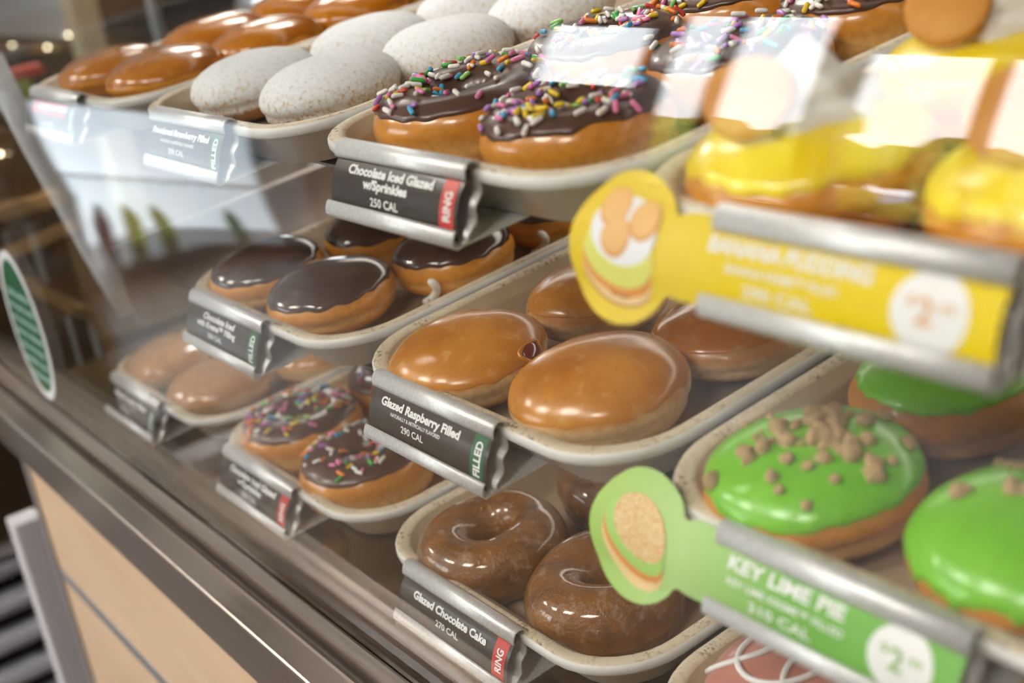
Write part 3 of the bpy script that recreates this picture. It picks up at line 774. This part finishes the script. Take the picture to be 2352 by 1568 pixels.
def paddle_card(r, x, label, card, words, price_m, art):
    t = empty('price_card', rowM(r, x), label, 'price card', TG)
    link('holder', HOLD, None, t)['label'] = 'bright silver metal holder'
    cs, ct, R = -.0420, .0172, .0268
    def top(s):
        c = ct - math.sqrt(max(R * R - (s - cs) ** 2, 0)); n_ = .0012 if s > -.012 else .0012 + (-.012 - s) * .35
        return min(c, n_) if s < cs + R and s > -.0285 else (c if s < -.02 else n_)
    def bot(s):
        c = ct + math.sqrt(max(R * R - (s - cs) ** 2, 0)); n_ = HT - .0008 if s > -.012 else HT - .0008 - (-.012 - s) * .12
        return max(c, n_) if s < cs + R and s > -.0285 else (c if s < -.02 else n_)
    ss = np.concatenate([cs - R * np.cos(np.linspace(0, 1.9, 40)), np.linspace(-.031, TAGL - .0012, 60)]); ss = np.unique(np.round(ss, 6))
    shape('card', top, bot, ss, 0, card, t, 22)
    lettering(words, 'print_white', t)
    disc('price_circle', .0845, .0165, .0124, .0118, .00015, 'print_white', t)['label'] = 'white price circle'
    lettering([('$', .0772, .0798, .0122, .0150, .01), ('2', .0806, .0862, .0122, .0200, .02), ('.99', .0870, .0930, .0132, .0160, .01)], price_m, t, 'price_lettering', .0005)
    art(t, cs, ct)
    return t
def art_lime(t, cs, ct):
    a = .42
    disc('printed_bun', cs - .0005, ct + .0060, .0190, .0132, .00015, 'print_bun_pale', t, a)
    disc('printed_bun', cs - .0002, ct + .0030, .0192, .0118, .00025, 'print_bun', t, a)
    disc('printed_icing', cs + .0005, ct + .0000, .0192, .0118, .00035, 'print_lime', t, a)
    disc('printed_crumbs', cs + .0025, ct - .0040, .0165, .0112, .00045, 'print_crumbs', t, a)
def art_banana(t, cs, ct):
    a = .12
    disc('printed_bun', cs - .0005, ct + .0110, .0178, .0092, .00015, 'print_bun_dark', t, a)
    disc('printed_bun', cs - .0003, ct + .0098, .0180, .0095, .00022, 'print_bun_pale', t, a)
    disc('printed_bun', cs - .0002, ct + .0068, .0182, .0098, .00029, 'print_bun', t, a)
    disc('printed_icing', cs + .0000, ct + .0028, .0182, .0112, .00036, 'print_lemon', t, a)
    disc('printed_cream', cs + .0008, ct - .0055, .0168, .0120, .00043, 'print_cream', t, a)
    for dx, dy in ((-.0065, -.0130), (.0100, -.0100), (-.0022, -.0028)):
        disc('printed_wafer', cs + dx, ct + dy, .0074, .0072, .00050, 'print_wafer_edge', t)
        disc('printed_wafer', cs + dx, ct + dy - .0006, .0066, .0062, .00057, 'print_wafer', t)
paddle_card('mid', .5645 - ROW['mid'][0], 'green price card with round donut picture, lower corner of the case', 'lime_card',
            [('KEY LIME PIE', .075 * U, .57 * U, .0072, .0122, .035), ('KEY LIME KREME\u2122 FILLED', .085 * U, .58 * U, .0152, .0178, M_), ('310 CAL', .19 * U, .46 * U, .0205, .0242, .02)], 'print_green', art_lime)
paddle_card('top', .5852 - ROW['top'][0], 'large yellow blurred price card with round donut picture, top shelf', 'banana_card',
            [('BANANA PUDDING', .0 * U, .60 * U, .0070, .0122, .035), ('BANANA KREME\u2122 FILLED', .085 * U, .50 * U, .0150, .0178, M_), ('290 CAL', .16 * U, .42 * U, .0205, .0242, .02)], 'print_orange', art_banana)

# ------------------------------------------------------------------ the display case
case = empty('display_case', (.3, .1, -.95), 'tall glass fronted donut case on a maple base with steel rails', 'display case')
case_parts = []
def cp(name, me, m, label=None):
    o = link(name, me, m); o.parent = case; o.matrix_parent_inverse = case.matrix_world.inverted()
    if label: o['label'] = label
    return o
XL, XR = -.315, 1.25
GY, GZ1, GR_ = -.118, .16, .50
def glass_y(z): return GY if z < GZ1 else GY + GR_ - math.sqrt(GR_ ** 2 - (z - GZ1) ** 2)
zs = [-.072, 0, .08] + list(np.linspace(.16, .46, 31))
outer, inner = [], []
for z in zs:
    a = 0 if z < GZ1 else math.asin((z - GZ1) / GR_); n = Vector((-math.cos(a), math.sin(a)))
    p = Vector((glass_y(z), z)); outer.append(p); inner.append(p - n * .005)
b = MB(); prof = [tuple(p) for p in outer] + [tuple(p) for p in reversed(inner)]
no = len(outer); xs0, xs1 = -.535, XR
vo = [(x, *p) for x in (xs0, xs1) for p in outer]; vi = [(x, *p) for x in (xs0, xs1) for p in inner]
b.add(vo, [(i, no + i, no + i + 1, i + 1) for i in range(no - 1)], 0, True)
b.add(vi, [(i, i + 1, no + i + 1, no + i) for i in range(no - 1)], 0, True)
b.add([(xs0, *outer[-1]), (xs1, *outer[-1]), (xs1, *inner[-1]), (xs0, *inner[-1]), (xs0, *outer[0]), (xs1, *outer[0]), (xs1, *inner[0]), (xs0, *inner[0])], [(0, 1, 2, 3), (4, 7, 6, 5)])
me = b.mesh('front_glass', False)
cp('front_glass', me, 'case_glass', 'clear front glass curving back at the top')
b = MB(); b.box(XL - .005, XL, -.100, .46, -.066, .30)
cp('end_glass', b.mesh('end_glass'), 'case_glass')
# lowest deck and two tilted shelves
def plate(r, x0, x1, v0, v1, w0, w1):
    b = MB(); b.box(x0, x1, v0, v1, w0, w1)
    me = b.mesh('plate'); me.transform(rowM(r, 0)); return me
cp('deck', plate('bot', XL + .234 - .02, XR + .234, -.0385, .56, -.0305, -.0288), 'deck_steel', 'brown reflecting steel deck')
cp('shelf', plate('mid', -.095, XR - .04, .030, .52, -.0302, -.0287), 'shelf_steel', 'middle steel shelf')
cp('shelf', plate('top', -.075, XR + .18, .030, .52, -.0302, -.0287), 'shelf_steel', 'top steel shelf')
for r, ks in (('bot', (0, 1, 2, 3)), ('mid', (0, 1, 2, 3)), ('top', (0, 1, 2, 3))):
    for k in ks:
        x = k * PITCH - .0048
        me = plate(r, x, x + .0028, .036, .45, -.0286, -.009)
        cp('tray_divider', bevel_mesh(me, .0005, 1), 'shelf_steel')
# bright strip and bracket at the far end of the middle shelf
b = MB(); b.box(-.098, -.090, -.005, .50, -.050, .012)
me = b.mesh('shelf_end'); me.transform(rowM('mid', 0)); cp('shelf_end', me, 'stainless', 'bright steel end of the middle shelf')
b = MB(); b.tube([(-.205, -.098, .245), (-.2, -.085, .172), (-.2, -.055, .05), (-.2, -.045, .016)], .0100, 12)  # added bar imitating the reflection of a pale window frame
cp('reflection_bar', b.mesh('reflection_bar'), 'white_paint', 'pale slanting bar standing in for a reflected window frame')
# front rail, run along the whole front
b = MB()
b.prism_x([(-.112, -.0690), (-.112, -.0625), (-.1155, -.0605), (-.1165, -.0690)], xs0, xs1)
b.prism_x([(-.1195, -.0690), (-.1195, -.0560), (-.1225, -.0535), (-.1290, -.0560), (-.1300, -.0690)], xs0, xs1)
cp('glass_channel', b.mesh('glass_channel'), 'stainless')
b = MB(); b.prism_x([(-.128, -.0745), (-.1345, -.0745), (-.1345, -.0690), (-.128, -.0690)], xs0, xs1)
b.box(xs0, xs1, -.128, -.10, -.0745, -.0692)
cp('rail_gasket', b.mesh('rail_gasket'), 'dark_brown', 'dark gasket groove')
b = MB(); b.prism_x([(-.1345, -.0745), (-.1345, -.0655), (-.1375, -.0635), (-.1525, -.0640), (-.1536, -.0646), (-.1540, -.0660), (-.1540, -.1030), (-.1515, -.1050), (-.1100, -.1050), (-.1100, -.0745)], xs0, xs1)
cp('bottom_rail', b.mesh('bottom_rail'), 'stainless', 'brushed steel bottom rail')
# maple base
b = MB(); b.box(-.272, XR, -.148, .50, -.98, -.1055)
cp('base_panel', b.mesh('base_panel'), 'maple_laminate', 'maple laminate base panel')
b = MB(); b.box(-.271, XR, -.1492, -.147, -.2290, -.2180)
cp('grey_inlay', b.mesh('grey_inlay'), 'grey_trim', 'thin grey metal strip across the maple')
b = MB(); b.box(-.281, -.2722, -.151, -.10, -.98, -.1055)
cp('corner_trim', b.mesh('corner_trim'), 'grey_trim')
b = MB(); b.box(XL, XR, .44, .50, -.104, -.055); b.box(XL, XR, .50, .52, -.10, .46)
cp('rear_frame', b.mesh('rear_frame'), 'brown_enamel', 'brown rear frame of the case')

# glowing strips added to brighten the rows, under both shelves and the roof rail
def fill_strip(me, m='strip_glow'): cp('fill_strip', me, m, 'slim glowing strip added as fill light')
fill_strip(plate('mid', -.05, XR - .06, .250, .315, -.0350, -.0304))
fill_strip(plate('top', -.04, XR + .16, .250, .315, -.0350, -.0304))
b = MB(); b.box(-.30, XR, .075, .115, .448, .456); fill_strip(b.mesh('fill_strip'), 'roof_glow')
b = MB(); b.box(-.31, XR, .055, .135, .4565, .475); cp('roof_rail', b.mesh('roof_rail'), 'stainless')

# sticker on the front glass
b = MB(); st = empty('oval_sticker', (-.254, GY - .0004, .015), 'green oval sticker with pale border stuck on the far glass', 'sticker')
def ell(name, rx, rz, o, m, n=48):
    P_ = np.array([[(rx * q * math.cos(2 * math.pi * i / n), -o, rz * q * math.sin(2 * math.pi * i / n)) for q in (0, .5, 1)] for i in range(n)])
    P2 = np.concatenate([P_, P_[:, -1:, :] + np.array([0, o * .9, 0])], 1)
    return link(name, grid_mesh(name, P2, True, False), m, st)
ell('border', .050, .069, .0002, 'sticker_white')['label'] = 'pale grey border'
ell('green_field', .0425, .0615, .0004, 'sticker_green')
lines = ['2,000 calories', 'a day is used for general', 'nutrition advice, but calorie', 'needs vary. Additional', 'nutrition information', 'available upon', 'request']
tl = []
for i, s in enumerate(lines):
    z0 = .033 - i * .0125; w = .037 * math.sqrt(max(.1, 1 - (z0 / .062) ** 2)); tl.append((s, -w, w, z0, z0 - .0068, .02))
link('lettering', text_geo(tl, lambda s, t: (s, -.0006, t)), 'sticker_text', st)

# ------------------------------------------------------------------ what stands beyond the far end of the case
def solid(name, me, m, lab, cat, group=None):
    o = link(name, me, m); return tag(o, lab, cat, group)
# side counter carrying the machines
b = MB(); b.box(-1.95, -.775, -.31, .95, -.98, -.20)
side = empty('side_counter', (-1.7, .5, -.98), 'dark brown counter standing beyond the far end of the case', 'counter')
def sp_(name, me, m, root, lab=None):
    o = link(name, me, m, root); o.matrix_parent_inverse = root.matrix_world.inverted()
    if lab: o['label'] = lab
    return o
sp_('body', b.mesh('body'), 'dark_brown', side)
b = MB(); b.box(-1.97, -.765, -.33, .97, -.1995, -.18); sp_('worktop', b.mesh('worktop'), 'brown_enamel', side)
# rounded dark warmer with gold rim
wz = -.18
wm = empty('food_warmer', (-.65, -.08, -.30), 'dark rounded cabinet with gold rim behind the green sticker', 'cabinet')
arc = [(.036, -.30), (.036, -.14)] + [(.036 - .030 * (1 - math.cos(a)), -.14 + .075 * math.sin(a)) for a in np.linspace(.15, math.pi / 2, 9)] + [(-.035, -.020), (-.10, .005), (-.26, .03)]
body = arc + [(-.26, -.30)]
b = MB(); b.prism_x(body, -.742, -.556); sp_('body', b.mesh('body'), 'dark_gloss', wm)
b = MB()
for (y0, z0), (y1, z1) in zip(arc[1:-1], arc[2:]):
    d = Vector((y1 - y0, z1 - z0)).normalized(); n = Vector((d.y, -d.x)) * (1 if d.y * 1 >= -2 else -1)
    q = [(y0, z0), (y1, z1), (y1 - n.x * .013, z1 - n.y * .013), (y0 - n.x * .013, z0 - n.y * .013)]
    b.prism_x(q, -.556, -.549)
sp_('rim', b.mesh('rim'), 'gold_trim', wm, 'gold rim')
b = MB(); b.box(-.5558, -.551, -.20, .030, -.178, -.168); sp_('door_rail', b.mesh('door_rail'), 'gold_trim', wm)
b = MB(); b.box(-.5558, -.5505, .012, .018, -.165, -.09); b.box(-.5558, -.5505, -.01, -.006, -.165, -.075); sp_('handle', b.mesh('handle'), 'hood_steel', wm, 'grey upright bars')
# brown brewer
br = empty('coffee_machine', (-.92, -.10, -.18), 'brown machine with gold shelf edge behind the slanting bar', 'machine')
b = MB(); b.box(-1.10, -.76, -.30, .088, .030, .130); sp_('housing', bevel_mesh(b.mesh('housing'), .006), 'brown_enamel', br)
b = MB(); b.box(-1.11, -.745, -.31, .092, .008, .028); sp_('shelf_edge', bevel_mesh(b.mesh('shelf_edge'), .003), 'gold_trim', br, 'gold shelf edge')
b = MB(); b.box(-1.08, -.78, -.29, .075, -.179, .0075); sp_('base', b.mesh('base'), 'dark_brown', br)
b = MB()
for i in range(3): b.box(-.779, -.775, -.03 + i * .03, -.022 + i * .03, -.12, -.01)
sp_('side_bars', b.mesh('side_bars'), 'hood_steel', br)
# packets on the machine
def packet(x, y, z, sx_, sy_, sz, m, lab, rz=0.):
    b = MB(); b.box(-sx_ / 2, sx_ / 2, -sy_ / 2, sy_ / 2, 0, sz); me = bevel_mesh(b.mesh('snack_packet'), min(sx_, sy_, sz) * .3, 3); smooth(me)
    o = solid('snack_packet', me, m, lab, 'packet', 'small packets on the brown machine'); o.location = (x, y, z); o.rotation_euler.z = rz
packet(-.80, .060, .1302, .03, .060, .030, 'packet_lime', 'yellow green packet on the brown machine')
packet(-.80, .075, .1604, .03, .065, .014, 'packet_red', 'bright red packet lying on the yellow green one')
packet(-.85, -.02, .1302, .04, .06, .045, 'packet_tan', 'tan packet beside the red one on the brown machine')
packet(-.90, .045, .1302, .04, .075, .052, 'packet_green', 'green packet behind the red one')
packet(-.95, -.02, .1302, .04, .06, .062, 'packet_purple', 'dark purple packet, hindmost of the heap')
# hood, posts, kitchen equipment
b = MB(); hd = empty('extractor_hood', (-1.7, .15, .10), 'grey steel hood hanging at the top corner beyond the case', 'hood')
b.prism_x([(-.30, .17), (.24, .165), (.455, .118), (.47, .13), (.47, 1.70), (-.30, 1.70)], -2.1, -1.62); sp_('canopy', b.mesh('canopy'), 'hood_steel', hd)
b = MB(); b.prism_x([(-.30, .155), (.24, .150), (.455, .100), (.47, .112), (.47, .1290), (.455, .1170), (.24, .164), (-.30, .169)], -2.1, -1.60); sp_('lip', b.mesh('lip'), 'stainless', hd, 'bright lower lip')
b = MB(); b.box(-1.56, -1.50, .388, .432, -.18, 1.74); solid('cream_post', b.mesh('cream_post'), 'cream_paint', 'cream upright post beside the grey hood', 'post')
b = MB(); b.tube([(-.90, .306, -.18), (-.90, .306, 1.74)], .0085, 14); solid('steel_pole', b.mesh('steel_pole'), 'hood_steel', 'thin grey steel pole rising behind the orange donuts', 'pole')
eq = empty('storage_rack', (-2.3, .75, -.98), 'dark brown kitchen rack with an amber top behind the cream post', 'rack')
b = MB(); b.box(-2.6, -2.0, .35, 1.02, -.98, .075); sp_('body', b.mesh('body'), 'brown_enamel', eq)
b = MB(); b.box(-2.58, -2.32, .60, .90, .0755, .40); sp_('amber_bin', bevel_mesh(b.mesh('amber_bin'), .01), 'amber_plastic', eq, 'amber plastic bin')
b = MB(); b.box(-2.3, -1.9, .70, .87, .0755, .6); sp_('dark_unit', b.mesh('dark_unit'), 'black_plastic', eq, 'black unit')
b = MB(); b.box(-3.95, -3.9, 1.96, 2.5, -.15, .25); b.box(-3.94, -3.91, 2.1, 2.16, -.98, -.15)
solid('green_sign', b.mesh('green_sign'), 'sign_green', 'dark green board by the bright window far behind the case', 'board')
# little glowing beads for golden sparkles on the machinery
for i, (x, y, z) in enumerate(((-1.615, .36, .118), (-1.618, .30, .135), (-1.618, .405, .131), (-.755, .02, .085), (-.755, .055, .11))):
    b = MB(); bm = bmesh.new(); bmesh.ops.create_icosphere(bm, subdivisions=2, radius=.0030); me = bpy.data.meshes.new('glow_bead'); bm.to_mesh(me); bm.free()
    o = solid('glow_bead', me, 'spark_glow', ('tiny glowing bead low on the grey hood', 'tiny glowing bead high on the grey hood', 'tiny glowing bead at the grey hood corner', 'tiny glowing bead low on the brown machine', 'tiny glowing bead high on the brown machine')[i], 'lamp'); o.location = (x, y, z)

# neighbour base unit left of the maple panel
nb = empty('louvred_unit', (-.5, -.2, -.98), 'grey louvred panel beside the maple base', 'panel')
b = MB(); b.box(-.36, -.331, -.166, -.138, -.98, -.190); sp_('post', bevel_mesh(b.mesh('post'), .003), 'pale_grey_paint', nb, 'pale grey post')
b = MB()
for i in range(14):
    z = -.335 - i * .046
    b.prism_x([(-.40, z - .006), (-.40, z - .03), (-.112, z - .03), (-.112, z - .006)], -.6195, -.60)
    b.prism_x([(-.40, z), (-.40, z - .010), (-.112, z - .010), (-.112, z)], -.60, -.575)
sp_('louvres', b.mesh('louvres'), 'louvre_grey', nb)
b = MB(); b.box(-.742, -.62, -.42, .036, -.98, -.302); sp_('back_plate', b.mesh('back_plate'), 'dark_brown', nb)
b = MB(); b.box(-.6195, -.57, -.42, -.112, -.325, -.303); sp_('top_band', b.mesh('top_band'), 'pale_grey_paint', nb)
b = MB(); b.box(-.35, -.2822, -.130, .4, -.98, -.107); sp_('gap_shade_block', b.mesh('gap_shade_block'), 'dark_brown', nb)  # dark block filling the gap, stands in for its shade

# ------------------------------------------------------------------ the room
X0, X1, Y0, Y1, Z0, Z1 = -7.0, 3.0, -4.2, 3.0, -.98, 1.75
def struct(name, b, m):
    o = b.build(name, m); o['kind'] = 'structure'; return o
b = MB(); b.box(X0 - .2, X1 + .2, Y0 - .2, Y1 + .2, Z0 - .1, Z0); struct('floor', b, 'floor_tile')
b = MB(); b.box(X0 - .2, X1 + .2, Y0 - .2, Y1 + .2, Z1, Z1 + .1); struct('ceiling', b, 'ceiling_paint')
def wall(name, axis, c0, c1, u0, u1, opens):
    """wall slab with rectangular openings (u0,u1,z0,z1)"""
    b = MB(); us = sorted({u0, u1, *[o[0] for o in opens], *[o[1] for o in opens]})
    def bx(a, b_, z0, z1):
        if b_ - a < 1e-4 or z1 - z0 < 1e-4: return
        if axis == 'y': b.box(a, b_, c0, c1, z0, z1)
        else: b.box(c0, c1, a, b_, z0, z1)
    for a, e in zip(us, us[1:]):
        op = [o for o in opens if o[0] <= a + 1e-6 and o[1] >= e - 1e-6]
        if op: bx(a, e, Z0, op[0][2]); bx(a, e, op[0][3], Z1)
        else: bx(a, e, Z0, Z1)
    struct(name, b, 'wall_paint')
def window(name, axis, c, u0, u1, z0, z1, mull, fr=.035):
    b = MB()
    def bx(a, e, p, q, d=.03):
        if axis == 'y': b.box(a, e, c - d, c + d, p, q)
        else: b.box(c - d, c + d, a, e, p, q)
    bx(u0, u1, z0, z0 + fr); bx(u0, u1, z1 - fr, z1); bx(u0, u0 + fr, z0 + fr, z1 - fr); bx(u1 - fr, u1, z0 + fr, z1 - fr)
    for mu in mull: bx(mu - .035, mu + .035, z0 + fr, z1 - fr)
    o = struct(name, b, 'mullion')
    b = MB(); bx(u0 + fr, u1 - fr, z0 + fr, z1 - fr, .003); b.build('pane', 'window_glass', o)
W1, W2, W4 = (-4.12, -2.99, -.10, 1.66), (-2.88, -1.25, -.10, 1.36), (-6.8, -5.7, -.6, .9)
W3 = (-5.2, -4.14, .84, 1.52)
wall('wall_front', 'y', Y0 - .2, Y0, X0, X1, [W3, W1, W2]); window('window_1', 'y', Y0 - .1, *W1, [-3.66], .015); window('window_2', 'y', Y0 - .1, *W2, [-2.17])
wall('wall_left', 'x', X0 - .2, X0, Y0, Y1, []); window('window_3', 'y', Y0 - .1, *W3, [], .015)
wall('wall_back', 'y', Y1, Y1 + .2, X0, X1, [W4]); window('window_4', 'y', Y1 + .1, *W4, [])
wall('wall_right', 'x', X1, X1 + .2, Y0, Y1, [])
# outdoors
b = MB(); b.box(-60, 60, -60, 60, -1.3, -1.12); struct('ground', b, 'pavement')
def tree(x, y, h, R, lab):
    t = empty('tree', (x, y, -1.12), lab, 'tree', 'trees outside the windows')
    g = random.Random(int(x * 10 + y)); b = MB(); b.tube([(0, 0, 0), (.05, 0, h * .3), (0, .05, h * .55)], [.14, .11, .07], 8)
    sp = link('trunk', b.mesh('trunk'), 'bark', t)
    b = MB()
    for i in range(14):
        bm = bmesh.new(); bmesh.ops.create_icosphere(bm, subdivisions=2, radius=1)
        c = Vector((g.gauss(0, R * .42), g.gauss(0, R * .42), h * .62 + g.gauss(0, h * .16))); rr = R * g.uniform(.3, .55)
        vs = [c + v.co * rr * (1 + .25 * math.sin(5 * v.co.x + i) * math.sin(6 * v.co.z + 2 * i)) for v in bm.verts]
        b.add(vs, [[v.index for v in f.verts] for f in bm.faces], 0, True); bm.free()
    link('foliage', b.mesh('foliage'), 'leafy', t)
tree(-14.6, -14.5, 2.5, 1.25, 'low leafy tree mirrored in the glass above the sprinkle rings')
tree(-10.6, -13.2, 2.7, 1.2, 'round leafy tree mirrored in the glass over the yellow donut')
tree(-7.6, -13.0, 2.4, 1.1, 'leafy tree mirrored in the glass near the picture edge')
tree(-4.4, -13.8, 2.2, 1.3, 'leafy tree outside the end of the second window')
hedge = MB(); g = random.Random(5)
for i in range(60):
    bm = bmesh.new(); bmesh.ops.create_icosphere(bm, subdivisions=2, radius=1)
    c = Vector((-24 + i * .4, -18.5 + g.gauss(0, .2), -.75 + g.gauss(0, .12))); vs = [c + v.co * g.uniform(.42, .5) for v in bm.verts]
    hedge.add(vs, [[v.index for v in f.verts] for f in bm.faces], 0, True); bm.free()
tag(hedge.build('hedge', 'leafy'), 'long clipped hedge outside the front windows', 'hedge')

# guessed glowing cooler, added on the customer side for the bright mirrored patch
ck = empty('guessed_cooler', (-3.9, -1.7, -.98), 'added glowing cooler giving the bright patch mirrored over the powdered price card', 'cooler')
b = MB(); b.box(-4.35, -4.30, -2.25, -1.22, -.90, .02); sp_('light_panel', b.mesh('light_panel'), 'cooler_glow', ck, 'white glowing back panel')
b = MB(); b.box(-4.42, -4.352, -2.33, -1.14, -.98, .10); b.box(-4.352, -3.86, -2.33, -2.255, -.98, .10); b.box(-4.352, -3.86, -1.215, -1.14, -.98, .10); b.box(-4.352, -3.86, -2.255, -1.215, .025, .10); b.box(-4.352, -3.86, -2.255, -1.215, -.98, -.905)
sp_('cabinet', b.mesh('cabinet'), 'black_plastic', ck)
b = MB(); b.box(-4.29, -4.12, -2.25, -1.22, -.52, -.512); sp_('rack', b.mesh('rack'), 'white_paint', ck)
def bottle(x, y, z, m, lab):
    prof = [(0, 0), (.033, 0), (.035, .02), (.035, .13), (.030, .155), (.014, .185), (.013, .21), (0, .21)]
    P_ = np.array([[(rr * math.cos(2 * math.pi * i / 20), rr * math.sin(2 * math.pi * i / 20), zz) for rr, zz in prof] for i in range(20)])
    o = link('drink_bottle', grid_mesh('drink_bottle', P_, True), m); tag(o, lab, 'bottle', 'bottles in the lit cooler'); o.location = (x, y, z)
for i, (y, m) in enumerate(((-1.35, 'packet_purple'), (-1.47, 'packet_lime'), (-1.60, 'packet_lime'), (-1.95, 'packet_green'))):
    bottle(-4.1, y, -.904, m, ('dark purple bottle on the cooler floor', 'yellow green bottle on the cooler floor beside the purple one', 'yellow green bottle in the middle of the cooler floor', 'green bottle on the cooler floor, farthest along')[i])

# ceiling lamps
for x, y, lab in ((-1.3, .9, 'warm ceiling panel over the dark counter'), (-3.6, 1.6, 'warm ceiling panel over the kitchen'),
                  (-2.3, -1.5, 'warm ceiling panel beside the cooler'), (-.9, -1.9, 'warm ceiling panel before the far end of the case'), (.3, -1.8, 'warm ceiling panel before the middle of the case'), (1.4, -1.9, 'warm ceiling panel before the near end of the case')):
    t = empty('ceiling_lamp', (x, y, Z1), lab, 'lamp', 'square ceiling panels')
    b = MB(); b.box(-.30, .30, -.30, .30, -.030, -.0005); link('frame', b.mesh('frame'), 'white_paint', t)
    b = MB(); b.box(-.27, .27, -.27, .27, -.034, -.0302); link('diffuser', b.mesh('diffuser'), 'lamp_glow', t)
